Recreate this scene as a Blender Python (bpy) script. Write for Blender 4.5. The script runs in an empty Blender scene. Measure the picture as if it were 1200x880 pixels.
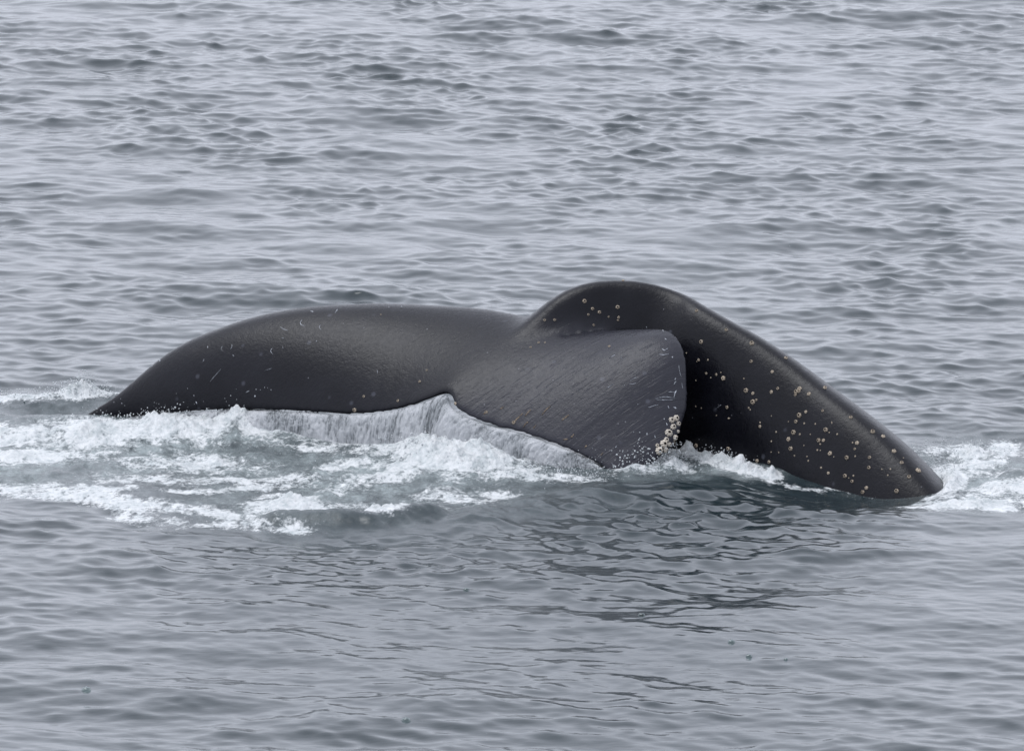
import bpy, bmesh, math, random
import numpy as np
from mathutils import Vector, Matrix
from mathutils.bvhtree import BVHTree
from mathutils.kdtree import KDTree

random.seed(7)
SC = bpy.context.scene
COL = SC.collection

# ------------------------------------------------------------------ camera
CAM_Y, CAM_H = -45.0, 7.6
FPX = 8440.0                      # focal length in pixels of the 1200 px wide photograph
PITCH = math.atan2(CAM_H, -CAM_Y) - math.atan2(80.0, FPX)
cd = bpy.data.cameras.new('camera')
cd.sensor_width = 36.0
cd.lens = 36.0 * FPX / 1200.0
cd.clip_start = 0.5
cd.clip_end = 20000.0
cd.dof.use_dof = True
cd.dof.focus_distance = 45.2
cd.dof.aperture_fstop = 20.0
cam = bpy.data.objects.new('camera', cd)
cam.location = (0, CAM_Y, CAM_H)
cam.rotation_euler = (math.pi / 2 - PITCH, 0, 0)
COL.objects.link(cam)
SC.camera = cam

# ------------------------------------------------------------------ sky: even overcast
SUN_EL, SUN_AZ = math.radians(70), math.radians(-75)     # azimuth from +Y (away) towards +X
W = bpy.data.worlds.new('World')
SC.world = W
W.use_nodes = True
nt = W.node_tree
nt.nodes.clear()
sky = nt.nodes.new('ShaderNodeTexSky')
sky.sky_type = 'NISHITA'
sky.sun_disc = False
sky.sun_elevation = SUN_EL
sky.sun_rotation = SUN_AZ
sky.air_density = 1.0
sky.dust_density = 4.0
hs = nt.nodes.new('ShaderNodeHueSaturation')
hs.inputs['Saturation'].default_value = 0.25
mx = nt.nodes.new('ShaderNodeMix')
mx.data_type = 'RGBA'
mx.inputs['Factor'].default_value = 0.72
mx.inputs['B'].default_value = (7.5, 7.9, 9.1, 1)
bg = nt.nodes.new('ShaderNodeBackground')
bg.inputs['Strength'].default_value = 0.10
wo = nt.nodes.new('ShaderNodeOutputWorld')
nt.links.new(sky.outputs[0], hs.inputs['Color'])
nt.links.new(hs.outputs[0], mx.inputs['A'])
nt.links.new(mx.outputs['Result'], bg.inputs['Color'])
nt.links.new(bg.outputs[0], wo.inputs[0])

ld = bpy.data.lights.new('sun', 'SUN')
ld.energy = 0.9
ld.angle = math.radians(35)
ld.color = (0.97, 0.985, 1.0)
sun = bpy.data.objects.new('sun', ld)
sd = Vector((math.sin(SUN_AZ) * math.cos(SUN_EL), math.cos(SUN_AZ) * math.cos(SUN_EL), math.sin(SUN_EL)))
sun.rotation_euler = sd.to_track_quat('Z', 'Y').to_euler()
sun.location = (0, 0, 20)
COL.objects.link(sun)

SC.view_settings.view_transform = 'Standard'
SC.view_settings.look = 'None'
SC.view_settings.exposure = 0.82
SC.view_settings.gamma = 1.0
SC.render.engine = 'CYCLES'
SC.cycles.use_denoising = True
SC.cycles.max_bounces = 8

# ------------------------------------------------------------------ helpers
C0 = np.array([0.0, CAM_Y, CAM_H])
_cp, _sp = math.cos(PITCH), math.sin(PITCH)

def ray(u, v):
    a, b = (u - 600.0) / FPX, (440.0 - v) / FPX
    return np.array([a, _cp + b * _sp, -_sp + b * _cp])

def at(u, v, Y):
    """point of the place seen at (u, v) that lies at depth Y"""
    d = ray(u, v)
    return C0 + d * ((Y - CAM_Y) / d[1])

def to_uv(x, y, z=0.0):
    dy, dz = y - CAM_Y, z - CAM_H
    f = dy * _cp - dz * _sp
    up = dy * _sp + dz * _cp
    return 600.0 + FPX * x / f, 440.0 - FPX * up / f

def spline(keys, vals, t):
    """cubic Hermite through the keys, vals (n, k)"""
    keys = np.asarray(keys, float); vals = np.asarray(vals, float)
    if vals.ndim == 1: vals = vals[:, None]
    m = np.zeros_like(vals)
    d = np.diff(vals, axis=0) / np.diff(keys)[:, None]
    m[1:-1] = (d[:-1] * np.diff(keys)[1:, None] + d[1:] * np.diff(keys)[:-1, None]) / (keys[2:] - keys[:-2])[:, None]
    m[0], m[-1] = d[0], d[-1]
    t = np.clip(np.asarray(t, float), keys[0], keys[-1])
    i = np.clip(np.searchsorted(keys, t, side='right') - 1, 0, len(keys) - 2)
    h = (keys[i + 1] - keys[i])
    s = ((t - keys[i]) / h)[:, None]; h = h[:, None]
    return ((2*s**3 - 3*s**2 + 1) * vals[i] + (s**3 - 2*s**2 + s) * h * m[i]
            + (-2*s**3 + 3*s**2) * vals[i+1] + (s**3 - s**2) * h * m[i+1])

def sstep(a, b, x):
    t = np.clip((x - a) / (b - a), 0, 1)
    return t * t * (3 - 2 * t)

def perlin(x, y, seed=0):
    r = np.random.RandomState(seed)
    perm = r.permutation(256); perm = np.concatenate([perm, perm])
    ang = r.rand(256) * 2 * np.pi
    gx, gy = np.cos(ang), np.sin(ang)
    xi, yi = np.floor(x).astype(np.int64), np.floor(y).astype(np.int64)
    xf, yf = x - xi, y - yi
    u, v = xf**3*(xf*(xf*6-15)+10), yf**3*(yf*(yf*6-15)+10)
    def g(ox, oy):
        h = perm[(perm[(xi + ox) & 255] + yi + oy) & 255]
        return gx[h] * (xf - ox) + gy[h] * (yf - oy)
    a = g(0, 0) * (1 - u) + g(1, 0) * u
    b = g(0, 1) * (1 - u) + g(1, 1) * u
    return (a * (1 - v) + b * v) * 1.5

def fbm(x, y, octv=4, seed=0, gain=0.5, ridged=False):
    s, a, f, n = 0, 1.0, 1.0, 0
    for o in range(octv):
        p = perlin(x * f + o * 17.3, y * f - o * 9.1, seed + o)
        if ridged: p = 1 - 2 * np.abs(p)
        s = s + a * p; n += a; a *= gain; f *= 2.03
    return s / n

def link_mesh(name, verts, faces, mat, parent=None, smooth=True):
    me = bpy.data.meshes.new(name)
    if isinstance(faces, np.ndarray):
        k = faces.shape[1]; nf = len(faces)
        me.vertices.add(len(verts)); me.vertices.foreach_set('co', np.asarray(verts, np.float32).ravel())
        me.loops.add(nf * k); me.loops.foreach_set('vertex_index', faces.astype(np.int32).ravel())
        me.polygons.add(nf)
        me.polygons.foreach_set('loop_start', np.arange(0, nf * k, k, dtype=np.int32))
        me.update(calc_edges=True)
    else:
        me.from_pydata([tuple(v) for v in verts], [], faces)
        me.update()
    if smooth: me.polygons.foreach_set('use_smooth', np.ones(len(me.polygons), bool))
    if mat: me.materials.append(mat)
    o = bpy.data.objects.new(name, me)
    COL.objects.link(o)
    if parent: o.parent = parent
    return o

def attr(o, name, data):
    a = o.data.attributes.new(name, 'FLOAT', 'POINT')
    a.data.foreach_set('value', np.asarray(data, np.float32))

def tag(o, label=None, cat=None, group=None, kind=None):
    for k, v in (('label', label), ('category', cat), ('group', group), ('kind', kind)):
        if v: o[k] = v
    return o

def grid_faces(nr, nc):
    i = (np.arange(nr - 1)[:, None] * nc + np.arange(nc - 1)[None, :]).ravel()
    return np.stack([i, i + 1, i + nc + 1, i + nc], 1)

# ------------------------------------------------------------------ materials
def new_mat(name):
    m = bpy.data.materials.new(name); m.use_nodes = True
    n = m.node_tree; n.nodes.clear()
    out = n.nodes.new('ShaderNodeOutputMaterial')
    return m, n, out

def nd(n, kind, **kw):
    o = n.nodes.new(kind)
    for k, v in kw.items():
        if k.startswith('i_'):
            key = k[2:].replace('_', ' ')
            o.inputs[key].default_value = v
        else: setattr(o, k, v)
    return o

def mth(n, op, a, b=None, clamp=False):
    o = n.nodes.new('ShaderNodeMath'); o.operation = op; o.use_clamp = clamp
    for i, x in enumerate((a, b)):
        if x is None: continue
        if isinstance(x, (int, float)): o.inputs[i].default_value = x
        else: n.links.new(x, o.inputs[i])
    return o.outputs[0]

def mapr(n, x, a, b, c=0.0, d=1.0, smooth=True):
    o = n.nodes.new('ShaderNodeMapRange')
    o.interpolation_type = 'SMOOTHSTEP' if smooth else 'LINEAR'
    o.inputs['From Min'].default_value = a; o.inputs['From Max'].default_value = b
    o.inputs['To Min'].default_value = c; o.inputs['To Max'].default_value = d
    n.links.new(x, o.inputs['Value'])
    return o.outputs[0]

def mixc(n, f, a, b):
    o = n.nodes.new('ShaderNodeMix'); o.data_type = 'RGBA'
    for k, x in (('Factor', f), ('A', a), ('B', b)):
        if isinstance(x, tuple): o.inputs[k].default_value = (*x, 1)
        elif isinstance(x, (int, float)): o.inputs[k].default_value = x
        else: n.links.new(x, o.inputs[k])
    return o.outputs['Result']

def noise(n, vec, scale, detail=4, rough=0.55):
    o = n.nodes.new('ShaderNodeTexNoise')
    o.inputs['Scale'].default_value = scale; o.inputs['Detail'].default_value = detail
    o.inputs['Roughness'].default_value = rough
    n.links.new(vec, o.inputs['Vector'])
    return o.outputs['Fac']

def scaled(n, vec, s, rot=(0, 0, 0)):
    o = n.nodes.new('ShaderNodeMapping')
    o.inputs['Scale'].default_value = s; o.inputs['Rotation'].default_value = rot
    n.links.new(vec, o.inputs['Vector'])
    return o.outputs[0]

def bump(n, h, strength, dist, nrm=None):
    o = n.nodes.new('ShaderNodeBump')
    o.inputs['Strength'].default_value = strength; o.inputs['Distance'].default_value = dist
    n.links.new(h, o.inputs['Height'])
    if nrm: n.links.new(nrm, o.inputs['Normal'])
    return o.outputs[0]

def attrn(n, name):
    o = n.nodes.new('ShaderNodeAttribute'); o.attribute_name = name
    return o.outputs['Fac']

def water_material():
    m, n, out = new_mat('sea_water')
    co = nd(n, 'ShaderNodeTexCoord').outputs['Object']
    foam, aer = attrn(n, 'foam'), attrn(n, 'aeration')
    # ripples finer than the mesh
    r1 = noise(n, scaled(n, co, (5.0, 9.0, 1), (0, 0, 0.15)), 1.0, 3, 0.5)
    r2 = noise(n, scaled(n, co, (16.0, 30.0, 1), (0, 0, -0.2)), 1.0, 3, 0.5)
    b = bump(n, r1, 0.05, 0.05)
    b = bump(n, r2, 0.05, 0.02, b)
    fn = noise(n, scaled(n, co, (34, 24, 34)), 1.0, 6, 0.68)
    fb = noise(n, co, 120.0, 4, 0.65)
    fl = noise(n, scaled(n, co, (9, 5, 9)), 1.0, 4, 0.6)
    f = mth(n, 'ADD', foam, mth(n, 'MULTIPLY', mth(n, 'SUBTRACT', fn, 0.5), 1.5))
    f = mth(n, 'ADD', f, mth(n, 'MULTIPLY', mth(n, 'SUBTRACT', fb, 0.5), 0.7))
    f = mapr(n, f, 0.26, 0.76)
    am = mth(n, 'ADD', aer, mth(n, 'MULTIPLY', mth(n, 'MULTIPLY', mth(n, 'SUBTRACT', fl, 0.5), 2.6), aer))
    am = mth(n, 'ADD', am, mth(n, 'MULTIPLY', mth(n, 'MULTIPLY', mth(n, 'SUBTRACT', fn, 0.5), 2.0), aer), True)
    b = bump(n, mth(n, 'MULTIPLY', fn, aer), 0.9, 0.05, b)
    wp = nd(n, 'ShaderNodeBsdfPrincipled', i_Roughness=0.06, i_IOR=1.333)
    n.links.new(mixc(n, am, (0.013, 0.022, 0.026), (0.30, 0.345, 0.35)), wp.inputs['Base Color'])
    n.links.new(b, wp.inputs['Normal'])
    n.links.new(mapr(n, aer, 0.0, 1.0, 0.11, 0.25, False), wp.inputs['Roughness'])
    fp = nd(n, 'ShaderNodeBsdfPrincipled', i_Roughness=0.38, i_IOR=1.33)
    n.links.new(mixc(n, mapr(n, mth(n, 'ADD', mth(n, 'MULTIPLY', fl, 0.6), mth(n, 'MULTIPLY', fn, 0.6)), 0.42, 0.72), (0.40, 0.44, 0.45), (0.66, 0.675, 0.68)), fp.inputs['Base Color'])
    n.links.new(bump(n, fn, 0.9, 0.03), fp.inputs['Normal'])
    ms = nd(n, 'ShaderNodeMixShader')
    n.links.new(f, ms.inputs[0]); n.links.new(wp.outputs[0], ms.inputs[1]); n.links.new(fp.outputs[0], ms.inputs[2])
    n.links.new(ms.outputs[0], out.inputs[0])
    return m

def skin_material():
    m, n, out = new_mat('whale_skin')
    co = nd(n, 'ShaderNodeTexCoord').outputs['Object']
    su, sv = attrn(n, 'spanwise'), attrn(n, 'chordwise')
    fl = attrn(n, 'fluke')
    cv = nd(n, 'ShaderNodeCombineXYZ')
    n.links.new(su, cv.inputs[0]); n.links.new(sv, cv.inputs[1])
    streak = noise(n, scaled(n, cv.outputs[0], (26.0, 2.2, 1)), 1.0, 4, 0.6)
    crack = noise(n, scaled(n, cv.outputs[0], (60.0, 6.0, 1)), 1.0, 2, 0.5)
    peb = noise(n, co, 38.0, 3, 0.6)
    big = noise(n, co, 3.0, 4, 0.6)
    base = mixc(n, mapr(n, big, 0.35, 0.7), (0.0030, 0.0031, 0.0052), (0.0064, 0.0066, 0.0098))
    base = mixc(n, mth(n, 'MULTIPLY', fl, mapr(n, streak, 0.3, 0.7, 0.78, 1.0)), base, (0.032, 0.0325, 0.041))  # near fluke's bright wet sheen put into the base colour as paler grey
    # pale healed spots
    vo = nd(n, 'ShaderNodeTexVoronoi', i_Scale=7.0)
    n.links.new(co, vo.inputs['Vector'])
    spot = mapr(n, vo.outputs['Distance'], 0.05, 0.16, 1.0, 0.0)
    sep = nd(n, 'ShaderNodeSeparateColor'); n.links.new(vo.outputs['Color'], sep.inputs[0])
    spot = mth(n, 'MULTIPLY', spot, mapr(n, sep.outputs[0], 0.5, 0.9))
    base = mixc(n, mth(n, 'MULTIPLY', spot, 0.35), base, (0.10, 0.105, 0.13))
    vo2 = nd(n, 'ShaderNodeTexVoronoi', i_Scale=26.0)
    n.links.new(co, vo2.inputs['Vector'])
    sep2 = nd(n, 'ShaderNodeSeparateColor'); n.links.new(vo2.outputs['Color'], sep2.inputs[0])
    sp2 = mth(n, 'MULTIPLY', mapr(n, vo2.outputs['Distance'], 0.06, 0.15, 1.0, 0.0), mapr(n, sep2.outputs[1], 0.90, 0.97))
    base = mixc(n, mth(n, 'MULTIPLY', sp2, 0.6), base, (0.25, 0.25, 0.27))
    p = nd(n, 'ShaderNodeBsdfPrincipled', i_IOR=1.36, i_Specular_IOR_Level=0.29)
    n.links.new(base, p.inputs['Base Color'])
    n.links.new(mapr(n, peb, 0.3, 0.7, 0.25, 0.37, False), p.inputs['Roughness'])
    pf_ = noise(n, co, 95.0, 3, 0.6)
    b = bump(n, peb, 0.20, 0.012)
    b = bump(n, pf_, 0.25, 0.005, b)
    sh = mth(n, 'MULTIPLY', streak, fl)
    b = bump(n, sh, 0.20, 0.02, b)
    b = bump(n, mth(n, 'MULTIPLY', mapr(n, crack, 0.30, 0.42), fl), 0.3, 0.008, b)
    n.links.new(b, p.inputs['Normal'])
    n.links.new(p.outputs[0], out.inputs[0])
    return m

def simple(name, colour, rough, nscale=0, dark=None, bstr=0.0, ior=1.45):
    m, n, out = new_mat(name)
    p = nd(n, 'ShaderNodeBsdfPrincipled', i_Roughness=rough, i_IOR=ior)
    p.inputs['Base Color'].default_value = (*colour, 1)
    if nscale:
        co = nd(n, 'ShaderNodeTexCoord').outputs['Object']
        f = noise(n, co, nscale, 4, 0.6)
        n.links.new(mixc(n, mapr(n, f, 0.35, 0.65), dark or colour, colour), p.inputs['Base Color'])
        if bstr: n.links.new(bump(n, f, bstr, 0.01), p.inputs['Normal'])
    n.links.new(p.outputs[0], out.inputs[0])
    return m

def curtain_material():
    m, n, out = new_mat('falling_water')
    st = attrn(n, 'streak')
    co = nd(n, 'ShaderNodeTexCoord').outputs['Object']
    fn = noise(n, scaled(n, co, (95, 95, 9)), 1.0, 5, 0.7)
    f = mth(n, 'ADD', st, mth(n, 'MULTIPLY', mth(n, 'SUBTRACT', fn, 0.5), 1.3))
    p = nd(n, 'ShaderNodeBsdfPrincipled', i_Roughness=0.25, i_IOR=1.333)
    n.links.new(mixc(n, mapr(n, f, 0.05, 1.05), (0.17, 0.185, 0.195), (0.41, 0.42, 0.435)), p.inputs['Base Color'])
    n.links.new(mapr(n, f, 0.0, 0.6, 0.30, 1.0), p.inputs['Alpha'])
    n.links.new(bump(n, fn, 0.6, 0.01), p.inputs['Normal'])
    n.links.new(p.outputs[0], out.inputs[0])
    return m

M_WATER, M_SKIN, M_CURT = water_material(), skin_material(), curtain_material()
M_BARN = simple('barnacle_shell', (0.50, 0.43, 0.34), 0.6, 160, (0.22, 0.17, 0.12), 0.4)
M_PALE = simple('pale_barnacle_shell', (0.66, 0.61, 0.54), 0.55, 120, (0.40, 0.35, 0.28), 0.4)
M_PIT = simple('barnacle_mouth', (0.05, 0.035, 0.028), 0.6, 200, (0.02, 0.015, 0.012))
M_SCAR = simple('scar_tissue', (0.42, 0.44, 0.48), 0.5, 60, (0.14, 0.15, 0.17))
M_CRUST = simple('crust', (0.30, 0.22, 0.14), 0.6, 90, (0.06, 0.05, 0.045), 0.5)
M_FROTH = simple('froth', (0.52, 0.535, 0.545), 0.4, 60, (0.42, 0.45, 0.46), 0.3, 1.33)

# ------------------------------------------------------------------ the sea
def ocean(L, N, lmin, lmax, theta0, n_dir, iso, p, rms_slope, seed):
    r = np.random.RandomState(seed)
    k1 = 2 * np.pi * np.fft.fftfreq(N, L / N)
    kx, ky = np.meshgrid(k1, k1)                      # axis 0 is y
    k = np.hypot(kx, ky); k[0, 0] = 1e-6
    lam = 2 * np.pi / k
    band = sstep(lmin * 0.7, lmin * 1.3, lam) * (1 - sstep(lmax * 0.7, lmax * 1.4, lam))
    d = np.abs(np.cos(np.arctan2(ky, kx) - theta0)) ** n_dir + iso
    A = k ** (-p) * band * d
    A[0, 0] = 0
    H = A * np.fft.fft2(r.randn(N, N))
    s = np.sqrt(np.mean(np.fft.ifft2(1j * kx * H).real ** 2 + np.fft.ifft2(1j * ky * H).real ** 2))
    H *= rms_slope / s
    h = np.fft.ifft2(H).real
    dx = np.fft.ifft2(1j * kx / k * H).real
    dy = np.fft.ifft2(1j * ky / k * H).real
    return np.stack([h, dx, dy], -1).astype(np.float32)

def samp(tile, L, x, y):
    N = tile.shape[0]
    fx, fy = x / L * N, y / L * N
    ix, iy = np.floor(fx).astype(np.int64), np.floor(fy).astype(np.int64)
    tx, ty = (fx - ix), (fy - iy)
    def w(t): return (-.5*t + t*t - .5*t**3, 1 - 2.5*t*t + 1.5*t**3, .5*t + 2*t*t - 1.5*t**3, -.5*t*t + .5*t**3)
    wx, wy = w(tx), w(ty)
    out = np.zeros(x.shape + (3,), np.float32)
    for j in range(4):
        yy = (iy + j - 1) % N
        for i in range(4):
            out += tile[yy, (ix + i - 1) % N] * (wx[i] * wy[j])[..., None]
    return out

T1 = ocean(43.0, 1024, 0.50, 2.6, math.radians(82), 1.2, 0.40, 2.0, 0.062, 3)
T2 = ocean(13.9, 1024, 0.12, 0.52, math.radians(70), 1.0, 0.65, 1.95, 0.112, 11)

T3 = ocean(5.3, 1024, 0.065, 0.17, math.radians(80), 1.6, 0.3, 2.0, 0.09, 23)

def strokes(u, v, lst):
    """largest of a set of soft strokes (u, v, ru, rv, amount)"""
    out = np.zeros_like(u)
    for (a, b, ra, rb, w) in lst:
        out = np.maximum(out, w * np.exp(-(((u - a) / ra) ** 2 + ((v - b) / rb) ** 2)))
    return out

def line(pts, ru, rv, w, step=14):
    o = []
    for (a, b), (c, d) in zip(pts[:-1], pts[1:]):
        k = max(1, int(math.hypot(c - a, (d - b)) / step))
        for i in range(k): o.append((a + (c - a) * i / k, b + (d - b) * i / k, ru, rv, w))
    o.append((*pts[-1], ru, rv, w))
    return o

FOAM = ([(20, 507, 70, 13, .80), (110, 510, 75, 15, .95), (200, 506, 80, 16, 1.0), (290, 500, 75, 15, 1.15), (365, 503, 60, 12, .95),
         (30, 534, 70, 12, .8), (130, 535, 80, 9, .5), (230, 541, 80, 11, .62), (440, 528, 60, 12, .6), (500, 531, 62, 18, 1.15), (550, 547, 70, 13, 1.2), (460, 545, 50, 10, .75),
         (615, 557, 50, 8, .8), (455, 558, 60, 8, .58), (340, 592, 48, 11, .95), (400, 596, 40, 9, .6), (435, 606, 40, 8, 1.0),
         (480, 598, 44, 6, .78), (525, 584, 60, 6, .62), (670, 560, 45, 6, .75), (300, 560, 100, 9, .52), (190, 562, 100, 9, .5), (420, 545, 60, 8, .55), (380, 520, 60, 8, .5), (560, 575, 60, 6, .5),
         (752, 548, 34, 9, 1.15), (790, 548, 28, 8, .95), (1108, 560, 20, 20, .95), (1090, 583, 30, 4, .7), (1140, 527, 60, 8, .82), (1190, 522, 50, 9, .7),
         (1130, 588, 75, 8, .88), (1185, 573, 55, 11, .85), (1150, 540, 55, 9, .62), (1100, 578, 26, 9, .7), (1195, 592, 50, 7, .75), (1150, 552, 50, 7, .5),
         (95, 467, 40, 6, 1.0), (35, 469, 40, 5, .75), (-20, 470, 40, 5, .6)]
        + line([(-10, 568), (60, 572), (130, 577)], 34, 6, .66) + line([(50, 579), (110, 587), (160, 597)], 36, 7, .68)
        + line([(140, 592), (230, 597), (290, 606)], 36, 5, .55) + line([(150, 604), (230, 612), (330, 618)], 36, 4.5, .52)
        + line([(230, 580), (300, 570), (330, 566)], 34, 5, .5) + line([(390, 575), (430, 566), (500, 560)], 30, 5, .52)
        + line([(805, 532), (850, 542), (895, 551)], 18, 4.5, .95) + line([(900, 556), (990, 560), (1080, 566)], 24, 2.2, .5))
AER = [(180, 525, 230, 38, .95), (420, 560, 190, 40, .85), (560, 548, 120, 24, .85), (1160, 555, 80, 34, .85), (30, 545, 130, 30, .7),
       (330, 595, 110, 20, .7), (770, 550, 60, 12, .7), (850, 547, 50, 8, .7)]
CHURN = [(180, 520, 240, 45, 1.0), (420, 560, 190, 42, 1.0), (600, 555, 90, 24, .8), (1160, 555, 80, 35, .6), (780, 548, 50, 14, .9), (80, 470, 80, 10, .6)]
# broad swells raised by the tail, in metres
SWELL = ([(530, 532, 70, 14, .09), (300, 502, 90, 10, .07), (150, 506, 80, 10, .05), (755, 545, 36, 9, .05), (800, 535, 24, 6, .02), (80, 468, 70, 6, .05)]
         + line([(560, 606), (640, 590), (720, 580), (800, 578)], 40, 10, .05) + line([(330, 612), (430, 613), (500, 606)], 30, 4.5, .08))
DIP = [(1000, 566, 120, 20, .11), (60, 482, 40, 5, .06), (400, 632, 120, 9, .04), (600, 575, 60, 7, .03)]

def sea_state(x, y):
    """rest position -> displaced xyz, foam, aeration"""
    fade = sstep(9.5, 7.5, np.abs(x)) * sstep(44, 36, y) * sstep(-13, -10.5, y)
    a = samp(T1, 43.0, x, y)
    c, s = math.cos(.35), math.sin(.35)
    b = samp(T2, 13.9, x * c - y * s, x * s + y * c)
    u, v = to_uv(x, y)
    act = (v > 400) & (v < 700) & (u > -260) & (u < 1460) & (np.abs(x) < 9)
    foam = np.zeros_like(x); aer = np.zeros_like(x); add = np.zeros_like(x); calm = np.zeros_like(x)
    if act.any():
        uu, vv, X, Y = u[act], v[act], x[act], y[act]
        wx = fbm(X * 1.7, Y * 1.1, 3, 5); wy = fbm(X * 1.7 + 40, Y * 1.1, 3, 6)
        u2, v2 = uu + 34 * wx, vv + 9 * wy
        ch = np.clip(strokes(u2, v2, CHURN), 0, 1)
        D = strokes(u2, v2, FOAM)
        A = np.clip(strokes(u2, v2, AER), 0, 1)
        n1 = fbm(X * 5 + wx * 2, Y * 2.6 + wy * 2, 4, 21)
        n2 = fbm(X * 11 + wx * 3, Y * 6 + wy * 3, 3, 31, ridged=True)
        fo = D + .07 * sstep(.1, .4, D) + 0.66 * n1 * sstep(0.02, .4, D) + .34 * (n2 - .3) * sstep(.02, .4, D)
        foam[act] = np.clip(fo, 0, 1.3)
        aer[act] = np.clip(A * (.75 + .9 * fbm(X * 3.1, Y * 1.7, 3, 41)), 0, 1)
        n3 = fbm(X * 3.2 + wx, Y * 1.9 + wy, 3, 51)
        n4 = fbm(X * 9 + wx * 2, Y * 6, 4, 61, .6)
        sw = strokes(uu, vv, SWELL) - strokes(uu, vv, DIP)
        lum = sstep(.55, 1.1, D) * np.clip(fo, 0, 1)
        bil = .55 * np.abs(perlin(X * 6 + wx, Y * 4 + wy, 72)) + .55 * np.abs(perlin(X * 13, Y * 9, 73)) + .45 * np.abs(perlin(X * 27, Y * 20, 74)) + .22 * np.abs(perlin(X * 50, Y * 34, 75))
        add[act] = sw + ch * (.055 * n3 + .030 * n4) + lum * (.02 + .075 * bil)
        calm[act] = ch
    # a patch of crisp close ripples in front of the tail
    rp = strokes(u, v, [(640, 630, 260, 30, 1.0), (480, 655, 200, 26, .9), (760, 605, 140, 22, 1.0), (900, 600, 150, 18, .8), (640, 590, 120, 12, 1.0)])
    near = np.abs(x) < 10
    gust = np.full_like(x, .8)
    gust[near] = np.clip(.80 + 1.25 * fbm(x[near] * .55, y[near] * .26, 3, 91), .35, 2.1)
    m1 = np.full_like(x, .9)
    m1[near] = np.clip(.95 + 1.1 * fbm(x[near] * .4 + 9, y[near] * .2, 3, 95), .4, 2.0)
    smooth_front = (1 - .30 * sstep(-2.5, -6, y)) * (1 + .25 * sstep(2, 14, y))
    s1 = m1 * (1 - .15 * sstep(0, -4, y)) * (1 + .15 * sstep(2, 14, y))
    g = gust * smooth_front * (1 + 1.2 * rp)
    t3 = np.zeros_like(x)
    fine = (np.abs(x) < 4.2) & (y > -10.5) & (y < 4)
    t3[fine] = samp(T3, 5.3, x[fine] * .94 - y[fine] * .34, x[fine] * .34 + y[fine] * .94)[..., 0] * (.42 + .9 * rp[fine]) * sstep(4, 2, y[fine]) * sstep(-10.4, -9.5, y[fine])
    h = t3 + a[..., 0] * s1 * (1 - .3 * calm) + b[..., 0] * g + add
    px = x + (0.9 * s1 * a[..., 1] + 1.15 * g * (b[..., 1] * c + b[..., 2] * s)) * fade
    py = y + (0.9 * s1 * a[..., 2] + 1.15 * g * (-b[..., 1] * s + b[..., 2] * c)) * fade
    return px, py, h * fade, foam, aer

def axis(segs):
    out = [segs[0][0]]
    for a, b, s0, s1 in segs:
        x = a
        while x < b - 1e-6:
            st = s0 + (s1 - s0) * (x - a) / (b - a)
            x = min(b, x + st); out.append(x)
    return np.array(out)

xs_p = axis([(0, 3.6, .0125, .0125), (3.6, 7.8, .036, .06), (7.8, 12, .1, .6)])
far = np.geomspace(13, 6000, 22)
xs_p = np.concatenate([xs_p, far])
xs = np.concatenate([-xs_p[::-1], xs_p[1:]])
ys = np.concatenate([-np.geomspace(15, 6000, 20)[::-1], axis([(-14, -10.5, .5, .06), (-10.5, -2.8, .03, .028), (-2.8, 2.2, .02, .02), (2.2, 34, .03, .062), (34, 46, .1, 1.0)]), np.geomspace(48, 9000, 26)])
GX, GY = np.meshgrid(xs, ys)
px, py, pz, foam, aer = sea_state(GX, GY)
sea = link_mesh('sea', np.stack([px, py, pz], -1).reshape(-1, 3), grid_faces(len(ys), len(xs)), M_WATER)
attr(sea, 'foam', foam.ravel()); attr(sea, 'aeration', aer.ravel())
tag(sea, 'grey rippled sea with churned white water round the whale', 'sea', kind='structure')

def sea_height(x, y):
    p = sea_state(np.atleast_1d(np.asarray(x, float)), np.atleast_1d(np.asarray(y, float)))
    return p[2]

# ------------------------------------------------------------------ the whale
# fluke stations: leading edge (u, v, depth), trailing edge (u, v, depth), thickness, camber
ST = [
    (-1.00, (96, 492, 1.12), (100, 494, 1.08), .03, .00),
    (-.90, (140, 463, 1.12), (145, 490, 1.0), .06, .02),
    (-.80, (196, 416, 1.06), (195, 485, .80), .09, .035),
    (-.65, (268, 382, .98), (262, 480, .58), .12, .055),
    (-.50, (340, 364, .89), (330, 481, .34), .14, .06),
    (-.35, (420, 358, .80), (412, 485, .05), .16, .06),
    (-.20, (505, 361, .70), (466, 479, -.12), .18, .055),
    (-.08, (585, 370, .54), (506, 467, -.27), .21, .03),
    (0.00, (650, 384, .36), (523, 461, -.33), .24, .02),
    (.08, (705, 392, .08), (532, 478, -.42), .20, .02),
    (.20, (754, 388, -.12), (562, 493, -.52), .14, .02),
    (.40, (789, 391, -.32), (612, 507, -.66), .11, .02),
    (.55, (802, 411, -.46), (650, 520, -.78), .09, .02),
    (.70, (806, 446, -.58), (681, 533, -.87), .075, .02),
    (.85, (802, 490, -.72), (706, 547, -.95), .06, .02),
    (.95, (780, 530, -.88), (718, 558, -1.0), .045, .01),
    (1.0, (745, 560, -.98), (725, 564, -1.02), .03, .00),
]
sk = [a[0] for a in ST]
LEk = np.array([at(*a[1]) for a in ST]); TEk = np.array([at(*a[2]) for a in ST])
THk = np.array([a[3] for a in ST]); CAk = np.array([a[4] for a in ST])
NS, NC = 220, 36
S = np.linspace(-1, 1, NS)
LE, TE = spline(sk, LEk, S), spline(sk, TEk, S)
nick = .010 * fbm(S * 38, S * 0 + .5, 4, 7, .7) - .016 * np.clip(perlin(S * 21, S * 0 + .2, 9) - .25, 0, 1)
TE = TE + (TE - LE) * (nick * sstep(1.0, .93, np.abs(S)))[:, None]
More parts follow.
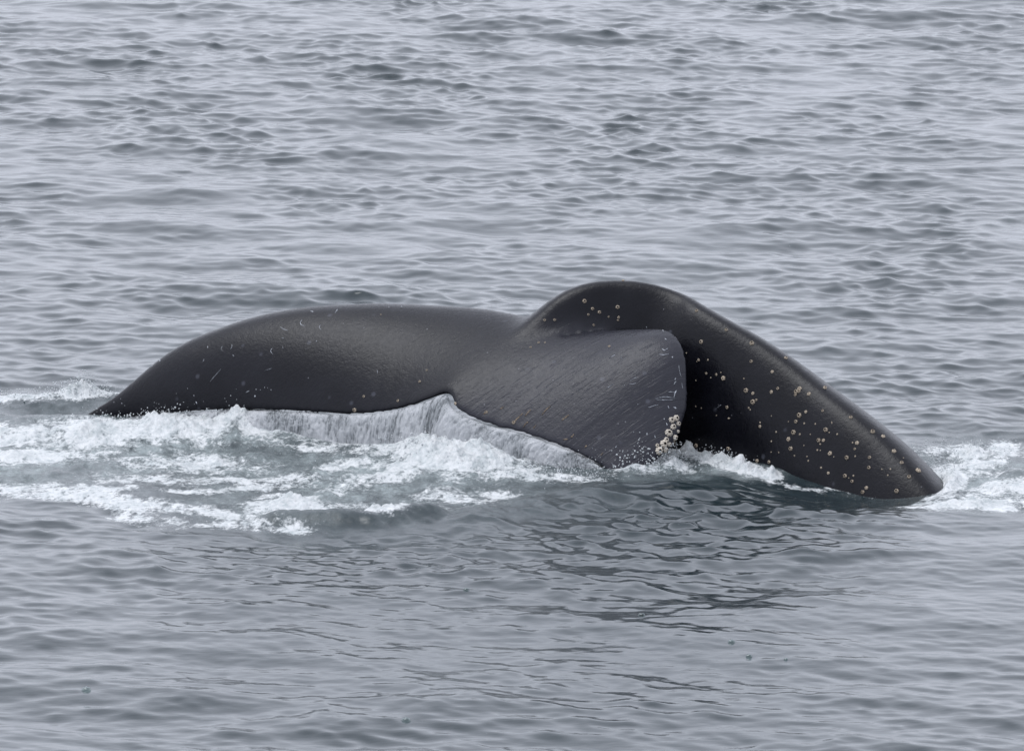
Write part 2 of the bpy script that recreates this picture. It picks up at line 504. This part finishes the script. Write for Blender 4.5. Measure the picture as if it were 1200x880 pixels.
TH, CA = spline(sk, THk, S)[:, 0], spline(sk, CAk, S)[:, 0]
mid = .5 * (LE + TE)
span_d = np.gradient(mid, axis=0); span_d /= np.linalg.norm(span_d, axis=1)[:, None]
nrm = np.cross(LE - TE, -span_d); nrm /= np.linalg.norm(nrm, axis=1)[:, None]
nrm *= np.sign(nrm[:, 2])[:, None]
kern = np.hanning(25); kern /= kern.sum()
nrm = np.stack([np.convolve(np.pad(nrm[:, i], 12, mode='edge'), kern, 'valid') for i in range(3)], 1)
nrm /= np.linalg.norm(nrm, axis=1)[:, None]
c = .5 - .5 * np.cos(np.linspace(0, np.pi, NC))
foil = 5 * (.2969 * np.sqrt(c) - .126 * c - .3516 * c**2 + .2843 * c**3 - .1036 * c**4)
foil = foil / foil.max() * .5
edge_t = .012 * sstep(0, .15, c)
def fsurf(sign):
    ch = LE[:, None, :] * (1 - c)[None, :, None] + TE[:, None, :] * c[None, :, None]
    off = CA[:, None] * 4 * c * (1 - c) + sign * (TH[:, None] * foil + edge_t)
    return ch + nrm[:, None, :] * off[..., None]
top, bot = fsurf(1), fsurf(-1)
ringv = np.concatenate([top, bot[:, ::-1]], 1)
R = ringv.shape[1]
fv = ringv.reshape(-1, 3)
ff = [(i * R + j, i * R + (j + 1) % R, (i + 1) * R + (j + 1) % R, (i + 1) * R + j) for i in range(NS - 1) for j in range(R)]
ff += [tuple(range(R))[::-1], tuple((NS - 1) * R + j for j in range(R))]

# tail stock: centre (u, v, depth), half height in the plane of the arch, half width
SK = [
    (0.0, (548, 452, -.22), .05, .09),
    (0.5, (585, 428, -.06), .10, .14),
    (1.0, (625, 404, .10), .18, .18),
    (1.6, (668, 390, .24), .33, .23),
    (2.2, (712, 397, .32), .43, .27),
    (3.0, (774, 431, .29), .565, .34),
    (3.8, (846, 481, .05), .64, .41),
    (4.7, (924, 540, -.28), .68, .46),
    (5.7, (1018, 616, -.80), .68, .50),
    (6.8, (1096, 712, -1.25), .70, .55),
    (8.0, (1160, 820, -1.35), .74, .62),
    (9.5, (1230, 1000, -1.6), .80, .75),
]
tk = [a[0] for a in SK]
Pk = np.array([at(*a[1]) for a in SK])
TT = np.linspace(0, 9.5, 160)
P = spline(tk, Pk, TT); RV = spline(tk, [a[2] for a in SK], TT)[:, 0]; RL = spline(tk, [a[3] for a in SK], TT)[:, 0]
tan = np.gradient(P, axis=0); tan /= np.linalg.norm(tan, axis=1)[:, None]
lat = np.cross(tan, (0, 0, 1)); lat /= np.linalg.norm(lat, axis=1)[:, None]
upv = np.cross(lat, tan)
ROLL_SIGN = -np.sign(lat[80, 1])          # the back leans towards the boat
NA = 64
an = np.linspace(0, 2 * np.pi, NA, endpoint=False)
ca, sa = np.cos(an), np.sin(an)
keel = 1 + .03 * np.exp(-((an - np.pi / 2) / .35) ** 2)          # dorsal keel
ce, se = ca * (1 - .27 * np.clip(sa, 0, 1)), sa
roll = np.radians(spline([0, 1.6, 3, 5.7, 9.5], [22, 22, 20, 15, 12], TT)[:, 0])[:, None]
l_, h_ = RL[:, None] * ce, RV[:, None] * se * keel
l2 = l_ * np.cos(roll) + h_ * np.sin(roll) * ROLL_SIGN
h2 = -l_ * np.sin(roll) * ROLL_SIGN + h_ * np.cos(roll)
sv_ = (P[:, None] + lat[:, None] * l2[..., None] + upv[:, None] * h2[..., None]).reshape(-1, 3)
nT = len(TT)
sf = [(i * NA + j, i * NA + (j + 1) % NA, (i + 1) * NA + (j + 1) % NA, (i + 1) * NA + j) for i in range(nT - 1) for j in range(NA)]
sf += [tuple(range(NA))[::-1], tuple((nT - 1) * NA + j for j in range(NA))]

allv = np.concatenate([fv, sv_]); nf0 = len(fv)
tmp = link_mesh('whale_blank', allv, ff + [tuple(i + nf0 for i in f) for f in sf], None)
bm = bmesh.new(); bm.from_mesh(tmp.data); bmesh.ops.recalc_face_normals(bm, faces=bm.faces); bm.to_mesh(tmp.data); bm.free()
rm = tmp.modifiers.new('r', 'REMESH'); rm.mode = 'VOXEL'; rm.voxel_size = 0.0125
dg = bpy.context.evaluated_depsgraph_get()
me = bpy.data.meshes.new_from_object(tmp.evaluated_get(dg))
bpy.data.objects.remove(tmp)
nv = len(me.vertices)
co = np.empty(nv * 3, np.float32); me.vertices.foreach_get('co', co); co = co.reshape(-1, 3).astype(float)
ed = np.empty(len(me.edges) * 2, np.int32); me.edges.foreach_get('vertices', ed); ed = ed.reshape(-1, 2)
deg = np.bincount(ed.ravel(), minlength=nv)[:, None]
def lap(p):
    o = np.empty_like(p)
    for i in range(3):
        o[:, i] = np.bincount(ed[:, 0], p[ed[:, 1], i], nv) + np.bincount(ed[:, 1], p[ed[:, 0], i], nv)
    return o / deg
# blend the flukes into the stock, and take the stair steps out of the rest
wj = np.zeros(nv)
for (u_, v_, Y_), r_ in (((560, 430, -.15), .34), ((620, 405, .1), .38), ((680, 390, .25), .42), ((640, 380, .5), .30)):
    wj = np.maximum(wj, np.exp(-(np.linalg.norm(co - at(u_, v_, Y_), axis=1) / r_) ** 4))
for it in range(130):
    w = (np.maximum(wj, .5 if it < 8 else 0) * .5)[:, None]
    co = co * (1 - w) + lap(co) * w
# the hollow between the root of the near fluke and the stock
me.vertices.foreach_set('co', co.astype(np.float32).ravel()); me.update()
vn = np.empty(nv * 3, np.float32); me.vertices.foreach_get('normal', vn); vn = vn.reshape(-1, 3).astype(float)
B0 = BVHTree.FromPolygons([Vector(v) for v in co], [tuple(p.vertices) for p in me.polygons])
for (u_, v_, r_, dep) in ((664, 391, .035, .015), (676, 388, .04, .025), (690, 385, .04, .03), (700, 384, .03, .015)):
    l_, n_, _, _ = B0.ray_cast(Vector(C0), Vector(ray(u_, v_)).normalized())
    if l_: co = co - vn * (dep * np.exp(-(np.linalg.norm(co - np.array(l_), axis=1) / r_) ** 2))[:, None]
for it in range(4): co = co * .6 + .4 * lap(co)
# coordinates along the flukes for the skin's grain, and a mask for grain and painted sheen
kd = KDTree(NS // 2 * (NC // 2))
arc = np.concatenate([[0], np.cumsum(np.linalg.norm(np.diff(mid, axis=0), axis=1))])
cl = np.linalg.norm(LE - TE, axis=1)
for i in range(0, NS, 2):
    for j in range(0, NC, 2):
        kd.insert(Vector(top[i, j]), i * NC + j)
kd.balance()
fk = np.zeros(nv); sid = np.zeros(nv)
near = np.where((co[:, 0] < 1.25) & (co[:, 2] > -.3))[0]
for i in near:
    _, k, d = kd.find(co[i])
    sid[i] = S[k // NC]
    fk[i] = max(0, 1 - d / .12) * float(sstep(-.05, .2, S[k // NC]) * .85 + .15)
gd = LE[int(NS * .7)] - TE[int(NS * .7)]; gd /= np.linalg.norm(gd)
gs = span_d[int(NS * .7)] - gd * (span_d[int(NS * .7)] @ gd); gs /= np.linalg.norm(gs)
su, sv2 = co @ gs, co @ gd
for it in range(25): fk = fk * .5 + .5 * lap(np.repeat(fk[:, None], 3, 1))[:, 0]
me.vertices.foreach_set('co', co.astype(np.float32).ravel())
me.update()
me.polygons.foreach_set('use_smooth', np.ones(len(me.polygons), bool))
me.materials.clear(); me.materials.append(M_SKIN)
me.name = 'humpback_whale'
whale = bpy.data.objects.new('humpback_whale', me)
COL.objects.link(whale)
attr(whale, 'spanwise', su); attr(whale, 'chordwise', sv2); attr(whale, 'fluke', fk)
tag(whale, 'black humpback whale diving, tail stock arched and broad flukes draped into white water', 'whale')

pf = np.empty(len(me.loops), np.int32); me.loops.foreach_get('vertex_index', pf)
polys = [tuple(p.vertices) for p in me.polygons]
BVH = BVHTree.FromPolygons([Vector(v) for v in co], polys)

def on_skin(u, v):
    d = Vector(ray(u, v)).normalized()
    loc, n, i, dist = BVH.ray_cast(Vector(C0), d)
    return loc, n

# ------------------------------------------------------------------ barnacles
def barnacle_mesh(name, mat, r_top=.45, h=.75, plates=6):
    vs, fs, mi = [], [], []
    prof = [(1.0, -.25), (.92, .18), (.72, h * .8), (r_top + .1, h), (r_top, h * .95), (r_top * .75, h * .35)]
    n = plates * 4
    for (r, z) in prof:
        for k in range(n):
            a = 2 * math.pi * k / n
            rr = r * (1 + .10 * math.cos(plates * a)) if z < h else r
            vs.append((rr * math.cos(a), rr * math.sin(a), z + (.08 * math.cos(plates * a) if z >= h * .8 else 0)))
    for i in range(len(prof) - 1):
        for k in range(n):
            fs.append((i * n + k, i * n + (k + 1) % n, (i + 1) * n + (k + 1) % n, (i + 1) * n + k))
            mi.append(1 if i >= len(prof) - 2 else 0)
    fs.append(tuple((len(prof) - 1) * n + k for k in range(n))); mi.append(1)
    me = bpy.data.meshes.new(name); me.from_pydata(vs, [], fs)
    me.materials.append(mat); me.materials.append(M_PIT)
    me.polygons.foreach_set('material_index', mi); me.update()
    return me
BM1 = barnacle_mesh('barnacle', M_BARN)
BM3 = barnacle_mesh('worn_barnacle', M_BARN, .22, .55, 5)
BM2 = barnacle_mesh('pale_barnacle', M_PALE, .36, .8, 8)

def barnacle(u, v, px_r, mesh=BM1):
    loc, n = on_skin(u, v)
    if loc is None: return
    o = bpy.data.objects.new('barnacle', mesh)
    r = px_r * .0054
    o.location = loc
    q = n.to_track_quat('Z', 'Y'); q.rotate(Matrix.Rotation(0, 3, 'Z'))
    o.rotation_euler = (q @ Matrix.Rotation(random.uniform(0, 6), 3, 'Z').to_quaternion()).to_euler()
    o.scale = (r, r * random.uniform(.9, 1.05), r * random.uniform(.85, 1.1))
    o.parent = whale
    COL.objects.link(o)

# on the tail stock
zz = [(65, 32, 8), (56, 96, 5), (83, 143, 6), (118, 147, 5), (143, 160, 8), (243, 37, 7), (241, 101, 7), (315, 137, 7), (363, 89, 7), (223, 203, 8),
      (247, 213, 6), (259, 236, 5), (247, 243, 8), (312, 208, 7), (334, 196, 7), (399, 207, 7), (411, 197, 8), (409, 207, 5), (396, 218, 5), (444, 215, 8),
      (500, 194, 9), (156, 262, 7), (272, 329, 7), (410, 290, 8), (398, 312, 7), (433, 278, 7), (492, 274, 5), (390, 350, 9), (372, 374, 8), (503, 341, 7),
      (478, 378, 8), (495, 378, 8), (380, 407, 9), (393, 432, 4), (518, 424, 8), (577, 439, 8), (591, 297, 7), (613, 387, 8), (605, 408, 6), (668, 348, 8),
      (705, 364, 7), (657, 438, 7), (655, 474, 7), (743, 416, 7), (770, 456, 8), (796, 506, 9), (828, 484, 8), (752, 556, 7), (633, 560, 8), (646, 545, 6),
      (596, 522, 7), (571, 503, 7), (512, 493, 6), (361, 502, 8), (304, 454, 7), (262, 450, 8), (160, 407, 8), (48, 396, 6)]
for k, (a, b, r) in enumerate(zz): barnacle(800 + a / 3, 390 + b / 3, r / 3 * random.uniform(.8, 1.25), BM3 if k % 3 == 1 else BM1)
for k in range(46):                                        # small young ones scattered between them
    t_ = random.random()
    barnacle(815 + 250 * t_ + random.uniform(-25, 25), 400 + 130 * t_ + random.uniform(5, 95) * (1 - .4 * t_), random.uniform(.7, 1.3), BM3)
# round the root of the flukes
zz = [(420, 172, 11), (458, 208, 8), (438, 235, 6), (490, 224, 9), (575, 200, 10), (580, 248, 7), (577, 262, 5), (533, 246, 5), (463, 284, 6), (233, 261, 7),
      (280, 260, 7), (205, 366, 6), (235, 366, 5), (168, 388, 6), (945, 217, 9), (1084, 306, 9), (228, 168, 9), (601, 76, 7), (681, 80, 8), (536, 384, 7)]
for (a, b, r) in zz: barnacle(580 + a / 4, 310 + b / 4, r / 4 * .95)
zz = [(1188, 128, 8), (345, 578, 7), (505, 598, 7), (607, 509, 7), (1048, 700, 9), (919, 652, 8), (775, 612, 8), (302, 642, 10), (640, 455, 5), (425, 195, 4)]
for (a, b, r) in zz: barnacle(340 + a / 4, 320 + b / 4, r / 4)
# pale cluster near the tip of the right fluke
zz = [(415, 572, 15), (392, 582, 16), (427, 600, 12), (400, 617, 16), (425, 640, 8), (377, 648, 20), (409, 672, 14), (365, 683, 13), (352, 705, 20), (380, 707, 11),
      (360, 735, 14), (327, 740, 20), (318, 712, 10), (348, 762, 12), (405, 695, 12)]
for (a, b, r) in zz: barnacle(698 + a / 4.4, 360 + b / 4.4, r / 4.4 * 1.05, BM2)

# ------------------------------------------------------------------ scars and crusts on the skin
def ribbon(name, pts, width, mat, lift=.003):
    """a low raised strip along pixel points laid on the skin"""
    P_, N_ = [], []
    pts = np.array(pts, float)
    k = max(4, int(np.sum(np.hypot(*np.diff(pts, axis=0).T)) / 1.5))
    q = spline(np.linspace(0, 1, len(pts)), pts, np.linspace(0, 1, k))
    for (u, v) in q:
        l, n = on_skin(u, v)
        if l is None: return
        P_.append(np.array(l)); N_.append(np.array(n))
    P_ = np.array(P_); N_ = np.array(N_)
    t = np.gradient(P_, axis=0)
    s = np.cross(t, N_); s /= (np.linalg.norm(s, axis=1)[:, None] + 1e-9)
    w = width * .0054 * .5 * (np.sin(np.linspace(.12, math.pi - .12, k)) ** .6)
    w = w * (1 + .25 * np.random.RandomState(int(abs(pts.sum()))).randn(k)).clip(.4, 1.6)
    a, b, c_ = P_ + s * w[:, None] - N_ * .003, P_ + N_ * lift, P_ - s * w[:, None] - N_ * .003
    v = np.stack([a, b, c_], 1).reshape(-1, 3)
    link_mesh(name, v, grid_faces(k, 3), mat, whale)

def Z(ox, oy, f, *pts): return [(ox + a / f, oy + b / f) for a, b in pts]
L = lambda *p: Z(80, 320, 4, *p)
K = lambda *p: Z(700, 360, 4.4, *p)
Rr = lambda *p: Z(480, 420, 4.2857, *p)
for pts, w in ((L((1096, 220), (1087, 234), (1096, 245), (1110, 247)), 1.5), (L((1184, 243), (1176, 254), (1188, 268)), 1.2), (L((992, 250), (1008, 262), (1030, 270)), 1.2),
               (L((766, 335), (768, 346), (760, 356)), 1.1), (L((722, 345), (716, 357), (726, 366)), .8), (L((957, 352), (948, 366), (960, 380)), 1.1), (L((1004, 345), (1008, 354)), 1.0),
               (L((637, 403), (632, 416)), 1.3), (L((653, 343), (654, 352)), 2), (L((716, 450), (680, 490), (664, 510)), .9), (L((1135, 178), (1150, 182)), 2.4),
               (L((920, 458), (955, 446)), .7), (L((1000, 304), (1012, 306)), 1), (L((1160, 316), (1166, 322)), 1.5), (L((770, 384), (778, 390)), 2), (L((832, 560), (850, 550)), 1.5),
               (L((598, 603), (604, 613)), 2.6), (L((588, 572), (590, 578)), 2.2), (L((428, 406), (430, 414)), 2.6), (L((392, 433), (394, 438)), 2.2), (L((559, 539), (561, 543)), 2),
               (L((874, 573), (876, 582)), 3), (L((880, 543), (881, 548)), 1.8), (L((900, 546), (901, 550)), 1.6), (L((920, 534), (921, 539)), 1.8), (L((934, 536), (935, 541)), 1.6),
               (L((950, 545), (951, 551)), 2), (L((733, 586), (735, 590)), 1.6), (L((250, 608), (252, 614)), 2),
               (Z(340, 320, 4, (222, 170), (210, 188)), 1.6), (Z(340, 320, 4, (408, 455), (410, 470)), 1.6), (Z(340, 320, 4, (463, 158), (464, 164)), 1.6), (Z(340, 320, 4, (520, 155), (526, 162)), 1.2),
               (K((332, 212), (345, 222), (364, 212)), 2.0), (K((315, 243), (345, 245), (368, 240)), 1.6), (K((348, 162), (358, 168)), 2.2), (K((385, 255), (390, 262)), 2), (K((296, 472), (350, 462), (405, 470)), 1.6),
               (K((302, 476), (350, 478), (400, 476)), 1.3), (K((395, 465), (402, 440), (408, 428)), 2.6), (K((405, 380), (395, 400)), 2), (K((404, 364), (400, 376)), 1.8), (K((262, 518), (290, 508), (315, 502)), 1.6),
               (K((390, 515), (408, 520)), 3.2), (K((364, 508), (370, 522)), 1.8), (K((342, 574), (348, 578)), 2.2), (K((355, 596), (362, 610)), 1.8), (K((255, 648), (258, 662)), 2.6), (K((295, 660), (300, 674)), 2.4),
               (K((207, 500), (211, 502)), 2.6), (K((170, 380), (186, 368), (204, 362)), 1.5), (K((164, 396), (182, 396), (200, 390)), 1.3), (K((136, 402), (142, 404)), 1.4), (K((50, 418), (66, 406), (84, 396)), 1.4),
               (K((62, 262), (80, 252), (92, 246)), 1.2), (K((120, 260), (126, 262)), 1.6), (K((92, 726), (98, 716)), 1.6), (K((128, 742), (132, 748)), 2), (K((126, 828), (130, 832)), 2.2), (K((112, 806), (116, 812)), 1.6),
               (K((420, 300), (424, 330), (432, 360)), .8), (K((435, 390), (440, 420)), .9), (K((362, 440), (380, 436), (398, 440)), 1.4), (K((250, 102), (256, 104)), 1.5), (K((335, 118), (342, 122)), 1.5),
               (K((610, 525), (625, 512), (640, 502)), .8)):
    ribbon('scar', pts, w, M_SCAR)
for pts, w in ((Rr((515, 330), (540, 302), (568, 276)), 2.4), (Rr((580, 290), (598, 268), (608, 258)), 2.4), (Rr((664, 284), (685, 258), (706, 240)), 2.0), (Rr((764, 312), (782, 296), (800, 284)), 2.6),
               (Rr((570, 348), (582, 328), (596, 318)), 1.6), (Rr((622, 350), (636, 334)), 1.6), (Rr((372, 280), (384, 270), (394, 266)), 2.0), (Rr((455, 254), (472, 244)), 1.8), (Rr((810, 398), (826, 380)), 2.0),
               (Rr((770, 408), (795, 404)), 2.4), (Rr((880, 446), (890, 436)), 2.2), (Rr((960, 486), (972, 474)), 1.8), (Rr((220, 232), (240, 226)), 2.2)):
    ribbon('crust', pts, w, M_CRUST, .006)

# ------------------------------------------------------------------ water pouring off the trailing edges
def curtain(s0, s1, n, label):
    si = np.linspace(s0, s1, n)
    te = spline(sk, TEk, si); dirn = spline(sk, TEk - LEk, si); dirn[:, 2] = 0
    dirn /= np.linalg.norm(dirn, axis=1)[:, None]
    x0 = np.concatenate([[0], np.cumsum(np.linalg.norm(np.diff(te, axis=0), axis=1))])
    NR = 46
    tt = np.linspace(0, 1, NR)
    out = .05 + .28 * np.clip(te[:, 2] - .05, 0, .4)
    bx, by = te[:, 0] + dirn[:, 0] * out, te[:, 1] + dirn[:, 1] * out
    hz = sea_height(bx, by)[:] - .05
    endf = np.clip(np.minimum(si - s0, s1 - si) / .04, 0, 1)
    V = np.zeros((n, NR, 3)); stv = np.zeros((n, NR))
    for j, t in enumerate(tt):
        q = te + dirn * (out * t ** .55)[:, None]
        q += dirn * .004
        z0 = te[:, 2] - .006 - .0 * si
        q[:, 2] = z0 - (z0 - np.minimum(hz, z0 - .05)) * t ** 1.3
        n1 = fbm(x0 * 24 + .8 * t, np.full(n, t * 1.3), 4, 77, .65)
        n0 = fbm(x0 * 5, np.full(n, .3 + t * .5), 3, 83, .5)
        n2 = fbm(x0 * 45, np.full(n, t * 5.0), 3, 79, .6)
        amp = sstep(-.05, .12, np.array(t)) * (.4 + .6 * t)
        q += dirn * ((n1 * .020 + n2 * .010 + n0 * .03) * amp)[:, None]
        V[:, j] = q
        stv[:, j] = .50 + .7 * n0 + .55 * n1 + .35 * n2 + .25 * t ** 2
    o = link_mesh('falling_water', V.reshape(-1, 3), grid_faces(n, NR), M_CURT)
    attr(o, 'streak', stv.ravel())
    so = o.modifiers.new('thickness', 'SOLIDIFY'); so.thickness = .012; so.offset = -1
    tag(o, label, 'water', kind='stuff')
curtain(-.86, .0, 420, 'thin sheet of water running off the far fluke into the foam')
curtain(-.005, .95, 360, 'streaked white water pouring off the near fluke')

# ------------------------------------------------------------------ spray and froth lumps
def ico():
    bm = bmesh.new(); bmesh.ops.create_icosphere(bm, subdivisions=1, radius=1)
    v = np.array([p.co[:] for p in bm.verts]); f = np.array([[q.index for q in p.verts] for p in bm.faces]); bm.free()
    return v, f
IV, IF = ico()
rng = np.random.RandomState(5)
def spray(name, label, groups):
    pts, rad = [], []
    for (u, v, ru, rv, hmax, n, r0, r1) in groups:
        uu, vv = u + ru * rng.randn(n), v + rv * rng.randn(n)
        b = np.array([at(a_, b_, 0.0) for a_, b_ in zip(uu, vv)])
        d = np.array([ray(a_, b_) for a_, b_ in zip(uu, vv)])
        g = C0 + d * ((0 - CAM_H) / d[:, 2])[:, None]
        z = sea_height(g[:, 0], g[:, 1]) + hmax * rng.rand(n) ** 2.2
        pts.append(np.stack([g[:, 0], g[:, 1], z], 1)); rad.append(r0 + (r1 - r0) * rng.rand(n) ** 2.5)
    pts = np.concatenate(pts); rad = np.concatenate(rad)
    n = len(pts)
    sc = rad[:, None, None] * (1 + .5 * (rng.rand(n, 1, 3) - .5))
    V = (IV[None] * sc + pts[:, None]).reshape(-1, 3)
    F = (IF[None] + (np.arange(n) * len(IV))[:, None, None]).reshape(-1, 3)
    o = link_mesh(name, V, F, M_FROTH)
    tag(o, label, 'spray', kind='stuff')
spray('spray', 'white spray and froth thrown up round the flukes', [
    (700, 553, 26, 4, .16, 140, .0015, .0045), (450, 528, 70, 6, .14, 220, .0015, .0045), (250, 500, 90, 5, .14, 200, .0015, .0045),
    (758, 547, 18, 4, .09, 700, .002, .007), (790, 543, 10, 4, .12, 350, .002, .006), (840, 540, 22, 4, .05, 300, .002, .006),
    (300, 494, 50, 4, .06, 500, .002, .007), (180, 497, 50, 5, .05, 400, .002, .007), (95, 466, 24, 3, .07, 500, .002, .007), (40, 467, 26, 3, .04, 250, .002, .006),
    (520, 530, 40, 7, .06, 500, .002, .008), (640, 556, 50, 4, .04, 500, .002, .006), (1105, 545, 10, 10, .06, 200, .002, .006), (1150, 527, 30, 4, .04, 200, .002, .006)])
# ------------------------------------------------------------------ bubbles drifting on the open water
def bubble_material():
    m, n, out = new_mat('bubble_film')
    lw = nd(n, 'ShaderNodeLayerWeight', i_Blend=0.12)
    tr = nd(n, 'ShaderNodeBsdfTransparent'); tr.inputs[0].default_value = (.62, .68, .67, 1)
    gl = nd(n, 'ShaderNodeBsdfGlossy', i_Roughness=0.03); gl.inputs[0].default_value = (.85, .9, .9, 1)
    ms = nd(n, 'ShaderNodeMixShader')
    n.links.new(lw.outputs['Facing'], ms.inputs[0]); n.links.new(tr.outputs[0], ms.inputs[1]); n.links.new(gl.outputs[0], ms.inputs[2])
    n.links.new(ms.outputs[0], out.inputs[0])
    return m
M_BUB = bubble_material()
bb = []
for k in range(7):
    e = math.pi / 2 * k / 7 - .12
    bb += [(math.cos(e) * math.cos(a_), math.cos(e) * math.sin(a_), math.sin(e)) for a_ in np.linspace(0, 2 * np.pi, 20, endpoint=False)]
bf = [(i * 20 + j, i * 20 + (j + 1) % 20, (i + 1) * 20 + (j + 1) % 20, (i + 1) * 20 + j) for i in range(6) for j in range(20)] + [tuple(120 + j for j in range(20))]
first = None
for (u_, v_, r_) in ((100, 810, .026), (477, 847, .024), (547, 694, .018), (877, 770, .018), (857, 755, .020), (920, 774, .012), (750, 722, .020)):
    d_ = ray(u_, v_); g_ = C0 + d_ * (-CAM_H / d_[2])
    X_, Y_, Z_, _, _ = sea_state(np.array([g_[0]]), np.array([g_[1]]))
    if first is None: o = first = link_mesh('bubble', bb, bf, M_BUB)
    else: o = first.copy(); COL.objects.link(o)
    o.location = (X_[0], Y_[0], Z_[0]); o.scale = (r_, r_, r_ * .75)
    tag(o, 'small clear bubble floating on the open grey water in front of the whale', 'bubble', 'bubbles drifting on the open water')
print('TRIS', sum(sum(len(p.vertices) - 2 for p in o.data.polygons) if len(o.data.polygons) < 5000 else len(o.data.loops) - 2 * len(o.data.polygons) for o in bpy.data.objects if o.type == 'MESH'))
